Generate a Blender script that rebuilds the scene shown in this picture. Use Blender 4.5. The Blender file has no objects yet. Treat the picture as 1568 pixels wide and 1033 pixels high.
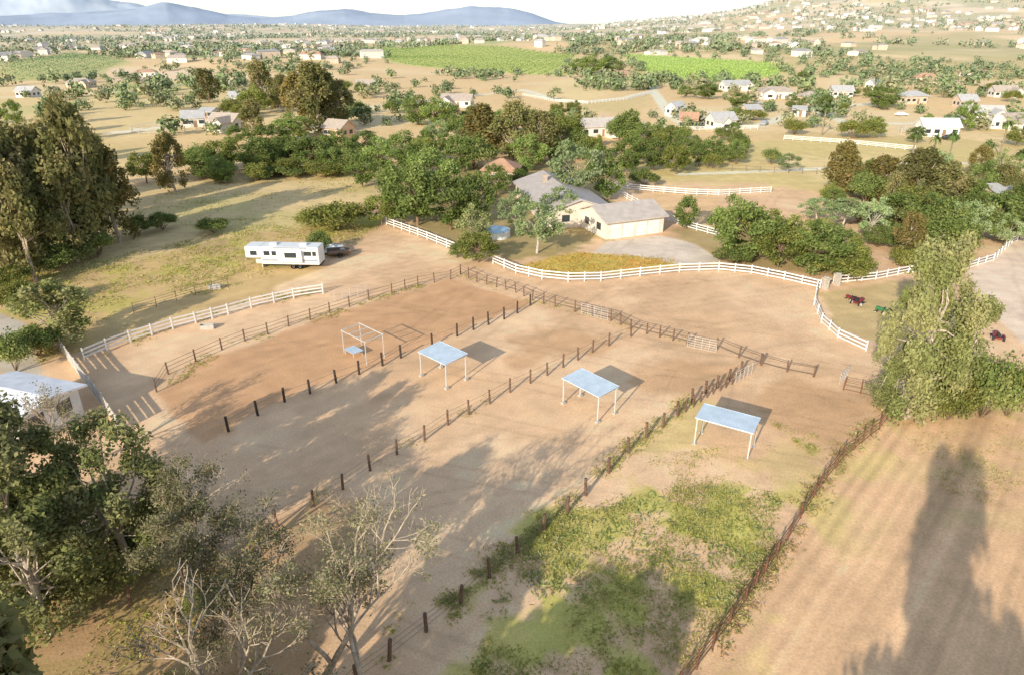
import bpy, math, random
import numpy as np
from mathutils import Vector
random.seed(5); RNG=np.random.default_rng(5)
H=30.0; F=1045.33; TH=math.radians(24.5); C=math.cos(TH); S=math.sin(TH)
scene=bpy.context.scene
scene.view_settings.view_transform='Standard'
scene.view_settings.look='None'
scene.view_settings.exposure=0
# ------------------------------------------------------------ noise / terrain
def _h(ix,iy,s):
    n=np.sin(ix*127.1+iy*311.7+s*74.7)*43758.5453
    return n-np.floor(n)
def vn(x,y,s=0):
    x=np.asarray(x,float);y=np.asarray(y,float)
    ix=np.floor(x);iy=np.floor(y);fx=x-ix;fy=y-iy
    fx=fx*fx*(3-2*fx);fy=fy*fy*(3-2*fy)
    a=_h(ix,iy,s);b=_h(ix+1,iy,s);c=_h(ix,iy+1,s);d=_h(ix+1,iy+1,s)
    return (a*(1-fx)+b*fx)*(1-fy)+(c*(1-fx)+d*fx)*fy
def fbm(x,y,s=0,o=4):
    t=0;a=.5;n=0
    for i in range(o):
        t=t+a*vn(x,y,s+i*3);n+=a;a*=.5;x=x*2.03+11.3;y=y*2.03+5.1
    return t/n
def ss(a,b,x):
    t=np.clip((x-a)/(b-a),0,1);return t*t*(3-2*t)
def TZ(x,y):
    x=np.asarray(x,float);y=np.asarray(y,float)
    r=np.hypot(x,y);az=np.degrees(np.arctan2(x,y))
    z=ss(150,600,r)*(fbm(x/230,y/230,3,3)-.5)*13
    z=z+9*np.exp(-((az-4)/16)**2)*ss(500,950,r)
    hill=np.exp(-((r-3000)/1150)**2)*ss(2,31,az)*(1-ss(60,90,az))
    z=z+hill*(142+120*(fbm(x/600,y/600,9,4)-.5))
    z=z+ss(1500,3500,r)*(fbm(x/1100,y/1100,21,4)-.25)*62*(1-.5*ss(6000,9000,r))
    return z
def ray(px,py):
    v=py-516.5
    return (px-784.0, F*C-v*S, -(F*S+v*C))
def P(px,py,z=0.0):
    """surveyed ground point for a photo sight line"""
    d=ray(px,py)
    if d[2]<-1e-6:
        t=(H-z)/-d[2]; x=d[0]*t;y=d[1]*t
        if math.hypot(x,y)<150: return (x,y,z)
    hn=math.hypot(d[0],d[1])
    R=np.geomspace(100,9000,900)
    X=d[0]/hn*R;Y=d[1]/hn*R;Z=H+d[2]/hn*R
    T=TZ(X,Y);k=np.argmax(Z<T+z)
    if Z[k]>=T[k]+z: k=len(R)-1
    return (float(X[k]),float(Y[k]),float(T[k]))
# ------------------------------------------------------------ mesh builder
class MB:
    def __init__(s): s.v=[];s.f=[];s.c=[];s.n=0
    def add(s,V,Fc,mat=0,col=(1,1,1)):
        V=np.asarray(V,float).reshape(-1,3);Fc=np.asarray(Fc,int)
        col=np.asarray(col,float)
        if col.ndim==1: col=np.tile(col,(len(V),1))
        s.v.append(V);s.c.append(col[:,:3]);s.f.append((Fc+s.n,mat));s.n+=len(V)
    def box(s,c,size,rz=0,mat=0,col=(1,1,1)):
        b=np.array([[x,y,z] for x in(-.5,.5) for y in(-.5,.5) for z in(-.5,.5)])*np.asarray(size)
        cr,sr=math.cos(rz),math.sin(rz)
        b=np.c_[b[:,0]*cr-b[:,1]*sr,b[:,0]*sr+b[:,1]*cr,b[:,2]]+np.asarray(c)
        s.add(b,[[0,1,3,2],[4,6,7,5],[0,4,5,1],[2,3,7,6],[0,2,6,4],[1,5,7,3]],mat,col)
    def tube(s,p0,p1,r0,r1,k=6,mat=0,col=(1,1,1)):
        p0=np.asarray(p0,float);p1=np.asarray(p1,float);d=p1-p0;L=np.linalg.norm(d)
        if L<1e-6:return
        d/=L;a=np.array([0,0,1.]) if abs(d[2])<.9 else np.array([1.,0,0])
        u=np.cross(d,a);u/=np.linalg.norm(u);w=np.cross(d,u)
        t=np.arange(k)*2*math.pi/k
        ring=np.cos(t)[:,None]*u+np.sin(t)[:,None]*w
        V=np.r_[p0+ring*r0,p1+ring*r1]
        i=np.arange(k);j=(i+1)%k
        s.add(V,np.c_[i,j,j+k,i+k],mat,col)
        s.add(p1+ring*r1,[list(range(k))],mat,col)
    def leaves(s,Cn,size,out,col,mat=0,asp=.6,bias=.9,rng=RNG):
        n=len(Cn);N=rng.normal(size=(n,3))
        N/=np.linalg.norm(N,axis=1)[:,None]
        N=N+out*bias;N/=np.linalg.norm(N,axis=1)[:,None]+1e-9
        a=np.cross(N,rng.normal(size=(n,3)));a/=np.linalg.norm(a,axis=1)[:,None]+1e-9
        b=np.cross(N,a);sz=np.broadcast_to(size,(n,))[:,None]
        V=np.stack([Cn-a*sz,Cn+b*sz*asp,Cn+a*sz,Cn-b*sz*asp],1).reshape(-1,3)
        Fc=np.arange(4*n).reshape(n,4)
        s.add(V,Fc,mat,np.repeat(col,4,axis=0))
    def mesh(s,name,mats,smooth=False):
        me=bpy.data.meshes.new(name)
        V=np.concatenate(s.v);Cc=np.concatenate(s.c)
        me.vertices.add(len(V));me.vertices.foreach_set('co',V.astype(np.float32).ravel())
        li=[];ls=[];mi=[];o=0
        for f,m in s.f:
            n,k=f.shape;li.append(f.ravel());ls.append(o+np.arange(n)*k);mi.append(np.full(n,m));o+=n*k
        li=np.concatenate(li).astype(np.int32);ls=np.concatenate(ls).astype(np.int32);mi=np.concatenate(mi).astype(np.int32)
        me.loops.add(len(li));me.loops.foreach_set('vertex_index',li)
        me.polygons.add(len(ls));me.polygons.foreach_set('loop_start',ls)
        for m in mats: me.materials.append(m)
        me.polygons.foreach_set('material_index',mi)
        me.polygons.foreach_set('use_smooth',np.full(len(ls),bool(smooth)))
        me.update(calc_edges=True)
        a=me.color_attributes.new('Col','FLOAT_COLOR','POINT')
        a.data.foreach_set('color',np.c_[Cc,np.ones(len(Cc))].astype(np.float32).ravel())
        return me
    def obj(s,name,mats,smooth=False,parent=None,loc=(0,0,0),rz=0):
        o=bpy.data.objects.new(name,s.mesh(name,mats,smooth));scene.collection.objects.link(o)
        o.location=loc;o.rotation_euler=(0,0,rz)
        if parent:o.parent=parent
        return o
def empty(name,loc,rz=0):
    o=bpy.data.objects.new(name,None);scene.collection.objects.link(o);o.location=loc;o.rotation_euler=(0,0,rz);o.empty_display_size=.3;return o
# ------------------------------------------------------------ materials
def base_mat(name):
    m=bpy.data.materials.new(name);m.use_nodes=True
    return m,m.node_tree.nodes,m.node_tree.links,m.node_tree.nodes['Principled BSDF']
def noise_mix(N,L,src,scale,lo,hi,detail=4,vec=None):
    if vec is None:
        g=N.new('ShaderNodeNewGeometry');vec=g.outputs['Position']
    n=N.new('ShaderNodeTexNoise');n.inputs['Scale'].default_value=scale;n.inputs['Detail'].default_value=detail
    L.new(vec,n.inputs['Vector'])
    r=N.new('ShaderNodeMapRange');r.inputs['From Min'].default_value=.3;r.inputs['From Max'].default_value=.7
    r.inputs['To Min'].default_value=lo;r.inputs['To Max'].default_value=hi
    L.new(n.outputs['Fac'],r.inputs['Value'])
    v=N.new('ShaderNodeVectorMath');v.operation='SCALE';L.new(src,v.inputs[0]);L.new(r.outputs[0],v.inputs['Scale'])
    return v.outputs[0],n
def mat_col(name,col,rough=.7,metal=0,scale=2.,var=.15):
    m,N,L,b=base_mat(name)
    rgb=N.new('ShaderNodeRGB');rgb.outputs[0].default_value=(*col,1)
    o,_=noise_mix(N,L,rgb.outputs[0],scale,1-var,1+var)
    L.new(o,b.inputs['Base Color']);b.inputs['Roughness'].default_value=rough;b.inputs['Metallic'].default_value=metal
    return m
def mat_attr(name,rough=.8,scale=3.,var=.15):
    m,N,L,b=base_mat(name)
    a=N.new('ShaderNodeAttribute');a.attribute_name='Col'
    o,_=noise_mix(N,L,a.outputs['Color'],scale,1-var,1+var)
    L.new(o,b.inputs['Base Color']);b.inputs['Roughness'].default_value=rough
    b.inputs['Specular IOR Level'].default_value=.2
    return m
def mat_leaf(name,tr=.3):
    m,N,L,b=base_mat(name)
    a=N.new('ShaderNodeAttribute');a.attribute_name='Col'
    oi=N.new('ShaderNodeObjectInfo')
    r=N.new('ShaderNodeMapRange');r.inputs['To Min'].default_value=.8;r.inputs['To Max'].default_value=1.25
    L.new(oi.outputs['Random'],r.inputs['Value'])
    v=N.new('ShaderNodeVectorMath');v.operation='SCALE';L.new(a.outputs['Color'],v.inputs[0]);L.new(r.outputs[0],v.inputs['Scale'])
    df=N.new('ShaderNodeBsdfDiffuse');L.new(v.outputs[0],df.inputs['Color'])
    if tr==0:
        L.new(df.outputs[0],N['Material Output'].inputs['Surface']);return m
    t=N.new('ShaderNodeBsdfTranslucent');L.new(v.outputs[0],t.inputs['Color'])
    mx=N.new('ShaderNodeMixShader');mx.inputs[0].default_value=tr
    L.new(df.outputs[0],mx.inputs[1]);L.new(t.outputs[0],mx.inputs[2])
    L.new(mx.outputs[0],N['Material Output'].inputs['Surface'])
    return m
M_leaf=mat_leaf('foliage');M_far=mat_leaf('distant_foliage',0);M_bark=mat_attr('bark',.9,5,.3);M_attr=mat_attr('painted',.8,1.,.12)
M_white=mat_col('white_vinyl',(.8,.79,.76),.5,0,3,.06)
M_dark=mat_col('dark_creosote_wood',(.06,.04,.03),.85,0,6,.4)
M_brown=mat_col('weathered_brown_wood',(.17,.10,.065),.85,0,6,.4)
M_rust=mat_col('rusty_pipe',(.20,.09,.05),.8,.1,5,.4)
M_wire=mat_col('old_wire',(.2,.16,.13),.6,.3,5,.2)
M_galv=mat_col('galvanised_roof',(.55,.65,.74),.5,.0,1.2,.1)
M_post=mat_col('painted_steel',(.62,.6,.56),.5,.1,4,.1)
M_conc=mat_col('concrete',(.5,.47,.42),.85,0,2,.1)
M_glass=mat_col('window_glass',(.04,.05,.06),.15,0,2,.05)
M_blue=mat_col('blue_tarp',(.16,.38,.62),.5,0,2,.1)
M_red=mat_col('red_paint',(.22,.03,.035),.45,0,4,.1)
M_green=mat_col('green_paint',(.04,.2,.07),.45,0,4,.1)
M_tyre=mat_col('rubber',(.025,.025,.025),.8,0,4,.1)
M_stone=mat_col('stone',(.5,.44,.37),.85,0,5,.25)
M_rv=mat_col('rv_shell',(.8,.8,.78),.35,0,2,.04)
M_stripe=mat_col('rv_stripe',(.3,.32,.38),.4,0,2,.04)
M_plant=mat_leaf('ground_plants')
# ------------------------------------------------------------ ground
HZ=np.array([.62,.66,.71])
def paint_haze(col,r,L=6500.):  # aerial haze painted into the surface colour, growing with distance from the origin
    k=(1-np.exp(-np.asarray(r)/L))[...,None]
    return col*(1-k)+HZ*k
def polyW(pts): return np.array([P(*p)[:2] for p in pts])
def sdist(poly,x,y,closed=True):
    n=len(poly);d=np.full(x.shape,1e9);ins=np.zeros(x.shape,bool)
    for i in range(n if closed else n-1):
        a=poly[i];b=poly[(i+1)%n];e=b-a
        t=np.clip(((x-a[0])*e[0]+(y-a[1])*e[1])/(e@e+1e-9),0,1)
        d=np.minimum(d,np.hypot(x-a[0]-t*e[0],y-a[1]-t*e[1]))
        if closed:
            c=((a[1]>y)!=(b[1]>y))&(x<(b[0]-a[0])*(y-a[1])/(b[1]-a[1]+1e-12)+a[0]);ins^=c
    return np.where(ins,d,-d) if closed else d
ang=np.radians(np.r_[np.arange(-180,-48,3.),np.arange(-48,48,.2),np.arange(48,180,3.)])
rr=[2.,8.,14.];
while rr[-1]<40000: rr.append(rr[-1]*(1.0056 if 18<rr[-1]<200 else (1.011 if rr[-1]<5000 else 1.04)) if rr[-1]>=14 else 14)
rr=np.array(rr)
A,R=np.meshgrid(ang,rr);X=R*np.sin(A);Y=R*np.cos(A)
Zt=TZ(X,Y)+ (1-ss(150,300,R))*((fbm(X/3,Y/3,50,3)-.5)*.10)
X=X.ravel();Y=Y.ravel();R=R.ravel();Zt=Zt.ravel()
n1=fbm(X/14,Y/14,1,4);n2=fbm(X/3.,Y/3.,2,4);n3=fbm(X/160,Y/160,4,4);n4=fbm(X/.9,Y/.9,7,2)
def c3(c): return np.array(c,float)
col=np.zeros((len(X),3));col[:]=c3((.65,.465,.315))
def mix(c,mask):
    global col
    c=np.asarray(c,float)
    col=col*(1-mask[:,None])+c*mask[:,None]
mix((.73,.545,.385),ss(.42,.62,n1)*.65)
mix((.52,.355,.225),ss(.5,.72,fbm(X/7,Y/16,31,4))*.45)
# far base: dry golden fields
far=ss(125,190,R)
mix((.66,.50,.285),far)
mix((.45,.42,.18),far*ss(.48,.62,n3)*.6)
mix((.76,.60,.39),far*ss(.50,.68,fbm(X/70,Y/70,14,3))*.7)
mix((.33,.35,.15),far*ss(500,1000,R)*ss(.5,.6,fbm(X/120,Y/120,19,4))*.55)
def region(pts,c,w=1.,amp=3.,strength=1.,patch=None,wn=None):
    pw=polyW(pts);bx=(X>pw[:,0].min()-60)&(X<pw[:,0].max()+60)&(Y>pw[:,1].min()-60)&(Y<pw[:,1].max()+60)
    m=np.zeros(len(X));d=sdist(pw,X[bx],Y[bx])
    m[bx]=ss(-w,w,d+(n2[bx]-.5)*amp*2)*strength
    if patch is not None: m*=ss(patch[0],patch[1],wn if wn is not None else n2)
    mix(c,m);return m
LF=[(0,430),(200,400),(400,345),(560,315),(590,342),(480,390),(495,430),(130,530),(60,560),(0,600)]
region(LF,(.54,.41,.215),1,3)
region([(0,430),(200,400),(400,345),(560,315),(590,342),(480,380),(300,420),(60,520),(0,560)],(.42,.40,.12),1,3,.75,(.44,.62))
region(LF,(.38,.27,.17),1,3,.65,(.54,.66),n1)
region([(370,395),(560,330),(590,342),(500,380),(430,405)],(.42,.43,.11),1,3,.75,(.35,.55))
MF=[(180,290),(520,250),(600,300),(470,350),(300,370),(200,400),(0,420),(0,380)]
region(MF,(.54,.47,.24),2,4)
region(MF,(.63,.50,.29),2,4,.8,(.42,.56),n1)
region([(240,603),(300,556),(475,492),(690,428),(810,464),(700,507),(586,555),(436,608),(310,680)],(.54,.345,.21),.5,1)
region([(620,470),(700,440),(800,470),(700,500)],(.44,.28,.165),1,2,.7,(.4,.6))
region([(300,640),(440,560),(600,480),(650,480),(500,560),(350,660)],(.46,.29,.17),1,2,.5,(.4,.6))
region([(860,500),(960,515),(900,545),(790,560),(780,520)],(.50,.33,.20),1,3,.8)
region([(1000,545),(1140,565),(1060,610),(980,600)],(.50,.33,.20),1,3,.8)
region([(1200,580),(1360,615),(1290,690),(1180,660),(1150,600)],(.50,.33,.20),1,3,.8)
region([(860,480),(1100,545),(1110,560),(880,505)],(.46,.34,.23),.5,1.5,.5,(.4,.55))
fm=region([(1370,640),(1568,600),(1700,700),(1700,1200),(950,1200),(1060,1033),(1200,840),(1290,700)],(.62,.43,.28),.5,1)
region([(1370,640),(1568,600),(1700,700),(1700,800),(1420,800),(1250,850),(1200,870),(1300,700)],(.50,.40,.22),.5,3,.5,(.45,.62))
region([(1050,1033),(1170,875),(1370,640),(1400,650),(1230,880),(1120,1060)],(.54,.44,.21),.5,2,.7,(.42,.62))
G4=[(830,800),(1060,740),(1200,760),(1170,870),(1050,1033),(950,1300),(600,1300),(720,1033),(760,900)]
region(G4,(.43,.43,.125),1,4,.9,(.37,.56))
region([(640,960),(800,835),(930,715),(1060,612),(1110,580),(1120,590),(960,760),(880,860),(720,1033)],(.50,.44,.18),.5,2,.6,(.45,.62))
region([(1180,650),(1260,680),(1230,760),(1050,740)],(.52,.44,.2),1,3,.5,(.48,.62))
region([(-100,1250),(-100,900),(200,890),(350,845),(520,750),(560,800),(420,1250)],(.40,.275,.165),1,3,.85)
region([(-100,1250),(-100,860),(200,870),(350,845),(300,930),(200,1250)],(.30,.25,.11),1,3,.6,(.45,.6))
region([(590,330),(700,250),(900,250),(950,330),(900,385),(780,402),(700,378)],(.34,.29,.14),1,4,.9)
region([(1010,350),(1100,350),(1330,400),(1335,432),(1100,405),(1060,375)],(.38,.31,.16),1,2,.9)
region([(790,408),(880,386),(1030,398),(1040,408),(920,421),(850,421)],(.54,.42,.12),.5,1)
region([(960,395),(1035,400),(940,415)],(.62,.38,.12),.5,1,.8)
region([(905,388),(930,371),(1010,361),(1065,375),(1105,402),(1040,406),(960,390)],(.62,.56,.51),.2,.3)
region([(1475,420),(1568,365),(1700,400),(1700,560),(1568,530),(1505,470)],(.68,.57,.49),.3,.6)
region([(1255,450),(1330,440),(1400,430),(1390,520),(1330,530),(1280,508)],(.50,.40,.21),.3,1.5,.9)
region([(960,290),(1100,298),(1090,350),(1040,335)],(.64,.46,.28),1,2)
region([(940,250),(1180,215),(1380,215),(1568,240),(1568,300),(1300,300),(1200,285),(960,275)],(.55,.48,.22),3,6,.8)
region([(1100,250),(1380,235),(1250,275)],(.66,.54,.30),3,6,.8)
# far fields
FV=[(540,72),(700,70),(880,84),(868,116),(760,112),(600,96)]
FV2=[(955,84),(1080,90),(1205,98),(1190,118),(1080,125),(1000,118)]
FV3=[(0,98),(110,82),(200,96),(120,122),(0,126)]
vm=region(FV,(.45,.52,.14),6,10)+region(FV2,(.42,.55,.11),6,10)+region(FV3,(.42,.44,.18),6,10)
region([(0,167),(110,155),(112,166),(0,182)],(.25,.38,.09),2,3)
region([(560,60),(800,62),(760,70),(600,70)],(.38,.44,.16),6,10,.8)
region([(200,78),(380,74),(420,86),(260,92)],(.34,.42,.15),6,10,.8)
region([(0,140),(300,125),(560,150),(520,200),(200,215),(0,200)],(.68,.55,.31),5,12,.7)
region([(170,105),(330,108),(300,122),(170,124)],(.72,.56,.42),5,8)
region([(160,128),(300,125),(270,142),(170,150)],(.48,.50,.20),5,8,.7)
region([(800,140),(860,122),(970,115),(985,135),(900,155)],(.72,.57,.32),4,8,.9)
region([(860,160),(1000,145),(960,180)],(.54,.46,.23),4,8,.7)
region([(1000,170),(1250,150),(1400,170),(1568,220),(1300,205),(1010,200)],(.74,.58,.37),4,10,.8)
def path(pts,c,w):
    pw=polyW(pts);d=sdist(pw,X,Y,False);mix(c,1-ss(w*.6,w,d))
RD=(.78,.70,.60)
path([(800,138),(850,152),(900,156),(960,150),(1000,140),(1000,125),(960,115)],RD,3.)
path([(1000,140),(1030,180),(1060,196),(1160,194),(1240,165),(1330,160)],RD,3)
path([(1240,165),(1300,190),(1450,190)],RD,3)
path([(170,205),(300,190),(380,160)],RD,3.)
path([(0,150),(200,140),(330,125),(520,150)],RD,3.)
path([(430,225),(560,165),(700,150),(800,138)],RD,2.5)
path([(1040,268),(1200,262),(1400,250),(1568,252)],RD,1.5)
path([(-40,480),(10,500),(30,560),(60,660)],(.5,.47,.44),2.)
path([(450,440),(560,400),(640,380),(700,395)],(.73,.55,.38),3.)
# hillside variation
hm=ss(1200,1900,R)
mix((.40,.40,.24),hm*ss(.46,.6,fbm(X/230,Y/230,61,4))*.6)
mix((.74,.62,.46),hm*ss(.50,.62,fbm(X/120,Y/120,67,4))*.8)
near=(1-ss(150,260,R))
# raked / driven lines in the field beside the paddocks, drag marks in the pens
sa=(X*26.5-Y*24)/35.75;sb=(X*24+Y*26.5)/35.75
st=fbm(sa/.42+n1*1.2,sb/45,81,2);trk=ss(.62,.75,vn(sa/1.1+n1*2,sb/60,84))
col*=(1+((st-.5)*.5-trk*.12)[:,None]*(fm>.5)[:,None])
st2=fbm(np.hypot(X-44,Y+8)/.8,np.arctan2(Y+8,X-44)*3,91,3)
col*=(1+((st2-.5)*.2*near*(fm<.5))[:,None])
# hoof and wheel tracks meandering over the open dirt
for k,(a_,b_) in enumerate(((.9,.25),(.5,.8),(1.,-.3))):
    q=(X*b_-Y*a_)/math.hypot(a_,b_)+6*(fbm(X/22,Y/22,140+k,2)-.5)
    w_=np.abs((q/7.)%1-.5)*7;ln_=np.exp(-((w_-.75)/.16)**2)
    msk=ss(.5,.62,fbm(X/18,Y/18,150+k,2))*near*(fm<.5)
    col*=(1-ln_*msk*.13)[:,None]
col*= (1+((n2-.5)*.24+(n4-.5)*.16)[:,None]*near[:,None])
col=np.minimum(col*np.array([1.27,1.16,1.0]),.88)
col=paint_haze(col,R)
nr,na=len(rr),len(ang)
i=np.arange(nr-1)[:,None]*na;j=np.arange(na)[None,:];j2=(j+1)%na
Q=np.stack([i+j,i+j2,i+na+j2,i+na+j],-1).reshape(-1,4)[:,::-1]
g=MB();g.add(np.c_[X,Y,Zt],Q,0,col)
g.add(np.array([[math.sin(a)*2,math.cos(a)*2,TZ(0,0)] for a in ang]),[list(range(na))],0,(.55,.4,.25))
def ground_mat():
    m,N,L,b=base_mat('ground_soil')
    a=N.new('ShaderNodeAttribute');a.attribute_name='Col'
    o,_=noise_mix(N,L,a.outputs['Color'],.35,.93,1.07,6)
    o,nf=noise_mix(N,L,o,7.,.86,1.12,6)
    L.new(o,b.inputs['Base Color']);b.inputs['Roughness'].default_value=.95;b.inputs['Specular IOR Level'].default_value=.1
    bp=N.new('ShaderNodeBump');bp.inputs['Strength'].default_value=.35;bp.inputs['Distance'].default_value=.05
    L.new(nf.outputs['Fac'],bp.inputs['Height']);L.new(bp.outputs[0],b.inputs['Normal'])
    return m
g.obj('ground',[ground_mat()],True)
# ------------------------------------------------------------ mountains
def mountains(name,prof,r0,r1,colr,seed):  # colr has the pale blue of distance haze painted into it
    az=np.radians(np.arange(-60,60,.12));rs=np.linspace(0,1,26)
    px=784+np.tan(az)*(F*C+476*S)
    top=np.interp(px,[p[0] for p in prof],[p[1] for p in prof])
    mid=(r0+r1)/2
    hh=np.maximum((40.5-top),0)*mid/1150.
    AA,T=np.meshgrid(az,rs);RR=r0+(r1-r0)*T
    x=RR*np.sin(AA);y=RR*np.cos(AA)
    prf=np.sin(np.pi*np.clip(T,0,1))**1.2
    z=hh[None,:]*prf*(.78+.44*fbm(x/900,y/900,seed,5))-15
    k,n=z.shape;i=np.arange(k-1)[:,None]*n;j=np.arange(n-1)[None,:]
    q=np.stack([i+j,i+n+j,i+n+j+1,i+j+1],-1).reshape(-1,4)
    cc=np.array(colr)*(1+.3*(fbm(x/400,y/400,seed+5,4)-.5))[...,None]
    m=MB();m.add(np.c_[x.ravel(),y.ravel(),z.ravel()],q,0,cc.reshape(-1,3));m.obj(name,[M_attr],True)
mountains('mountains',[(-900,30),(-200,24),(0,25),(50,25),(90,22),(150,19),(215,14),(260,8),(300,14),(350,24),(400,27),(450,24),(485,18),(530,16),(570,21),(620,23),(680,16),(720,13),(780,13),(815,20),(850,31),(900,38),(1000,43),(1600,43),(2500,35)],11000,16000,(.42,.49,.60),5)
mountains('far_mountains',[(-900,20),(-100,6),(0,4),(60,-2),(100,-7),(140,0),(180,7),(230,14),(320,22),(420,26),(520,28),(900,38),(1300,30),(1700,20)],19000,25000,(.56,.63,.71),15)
# ------------------------------------------------------------ trees
def crown_tree(rng,kind,nleaf,ls,h=10.,tint=1.):
    m=MB()
    bark={'euc':(.5,.4,.31),'gum':(.5,.42,.34),'pale':(.5,.44,.37)}.get(kind,(.24,.17,.11))
    cl=[]
    if kind=='euc':
        W=2.8;n=44
        for k in range(n):
            t=rng.random()**.8;z=h*(.14+.80*t);rad=W*(.4+.6*math.sin(math.pi*min(1,.18+t*.8)))*rng.random()**.5
            a=rng.random()*6.28;cl.append((rad*math.cos(a),rad*math.sin(a),z,rng.uniform(.6,1.25)*(1.1-.4*t)))
        pal=[(.20,.20,.075),(.26,.245,.10),(.155,.165,.06),(.31,.26,.12)]
    elif kind=='gum':
        W=2.9;n=46
        for k in range(n):
            t=rng.random();z=h*(.12+.82*t);rad=W*(.42+.58*math.sin(math.pi*min(1,.1+t*.82)))*rng.random()**.45
            a=rng.random()*6.28;cl.append((rad*math.cos(a),rad*math.sin(a),z,rng.uniform(.5,1.1)*(1.1-.35*t)))
        pal=[(.26,.28,.10),(.32,.33,.14),(.20,.23,.08),(.36,.34,.16)]
    elif kind=='oak':
        W=4.;n=44
        for k in range(n):
            u=rng.normal(size=3);u/=np.linalg.norm(u);u*=rng.uniform(.3,1.05)**.5
            z=h*.5+u[2]*h*.38;w=W*(1-.25*max(0,u[2]));cl.append((u[0]*w,u[1]*w,z,rng.uniform(.7,1.5)))
        pal=[(.175,.24,.065),(.225,.29,.085),(.28,.33,.11),(.135,.19,.055)]
    elif kind=='pale':
        W=4.;n=38
        for k in range(n):
            u=rng.normal(size=3);u/=np.linalg.norm(u);u*=rng.uniform(.3,1)**.5
            z=h*.58+u[2]*h*.38;cl.append((u[0]*W,u[1]*W,z,rng.uniform(.7,1.2)))
        pal=[(.27,.35,.15),(.33,.40,.20),(.22,.29,.12),(.37,.42,.23)]
    elif kind=='bush':
        W=4.5;n=26
        for k in range(n):
            u=rng.normal(size=3);u/=np.linalg.norm(u)
            cl.append((u[0]*W*.8,u[1]*W*.8,h*.4+abs(u[2])*h*.42*rng.random()**.5-h*.1,rng.uniform(1.2,2.2)))
        pal=[(.18,.24,.07),(.24,.28,.09),(.14,.19,.055),(.31,.32,.12)]
    cl=np.array(cl)
    tr=.045*h*.5;tall=kind in('euc','gum')
    top=np.array([rng.normal()*.3,rng.normal()*.3,h*(.6 if tall else .35)])
    if kind!='bush':
        mid=top*.5+np.array([rng.normal()*.15,rng.normal()*.15,0])
        m.tube((0,0,-.3),mid,tr,tr*.8,8,1,bark);m.tube(mid,top,tr*.8,tr*.5,8,1,bark)
    for c in cl[::2]:
        s=np.array([0,0,0.]) if kind=='bush' else (top if not tall else top*rng.uniform(.35,1))
        e=c[:3];md=(s+e)/2+rng.normal(size=3)*.25
        m.tube(s,md,tr*.36,tr*.22,5,1,bark);m.tube(md,e,tr*.22,tr*.06,4,1,bark)
    k=rng.integers(0,len(cl),nleaf)
    d=rng.normal(size=(nleaf,3));d/=np.linalg.norm(d,axis=1)[:,None]
    rad=cl[k,3]*(rng.random(nleaf)**.42)*(1+.18*rng.normal(size=nleaf))
    sc=np.array([1,1,.72]) if not tall else np.array([1,1,1.05])
    pos=cl[k,:3]+d*rad[:,None]*sc
    if tall: pos[:,2]-=rng.random(nleaf)**2*.7
    pos[:,2]=np.maximum(pos[:,2],.1)
    pal=np.array(pal)*tint;cc=pal[rng.integers(0,4,len(cl))][k]*rng.uniform(.75,1.3,(nleaf,1))
    cc=cc*.6+pal[rng.integers(0,4,nleaf)]*.4
    m.leaves(pos,ls*rng.uniform(.6,1.3,nleaf),d,cc,0,.55,.9,rng)
    return m
VAR={}
for kind in('euc','oak','pale','bush'):
    VAR[kind]=[crown_tree(np.random.default_rng(100+i*7+len(kind)*31),kind,5600 if kind!='pale' else 3400,.22 if kind!='bush' else .26,tint=(1.,1.12,.92,np.array([1.15,1.,.9]))[i]).mesh(kind+'_tree_mesh',[M_leaf,M_bark]) for i in range(4)]
NAMES={'euc':'eucalyptus_tree','oak':'pepper_tree','pale':'sycamore_tree','bush':'shrub'}
WREF={'euc':6.8,'oak':9.8,'pale':9.4,'bush':10.5,'gum':7.4};HREF={'euc':10.2,'oak':9.9,'pale':10.,'bush':8.2,'gum':10.2}
def place(kind,x,yb,yt,w):
    b=P(x,yb);vt=yt-516.5;k=b[1]/(F*C-(yb-516.5)*S)
    zt=H-b[1]*(F*S+vt*C)/(F*C-vt*S);h=max(zt-b[2],1.);wd=w*k*1.1
    o=bpy.data.objects.new(NAMES[kind],random.choice(VAR[kind]));scene.collection.objects.link(o)
    o.location=b;o.rotation_euler=(0,0,random.uniform(0,6.28));sw=wd/WREF[kind]
    o.scale=(sw,sw*random.uniform(.9,1.1),h/HREF[kind]);return o
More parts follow.
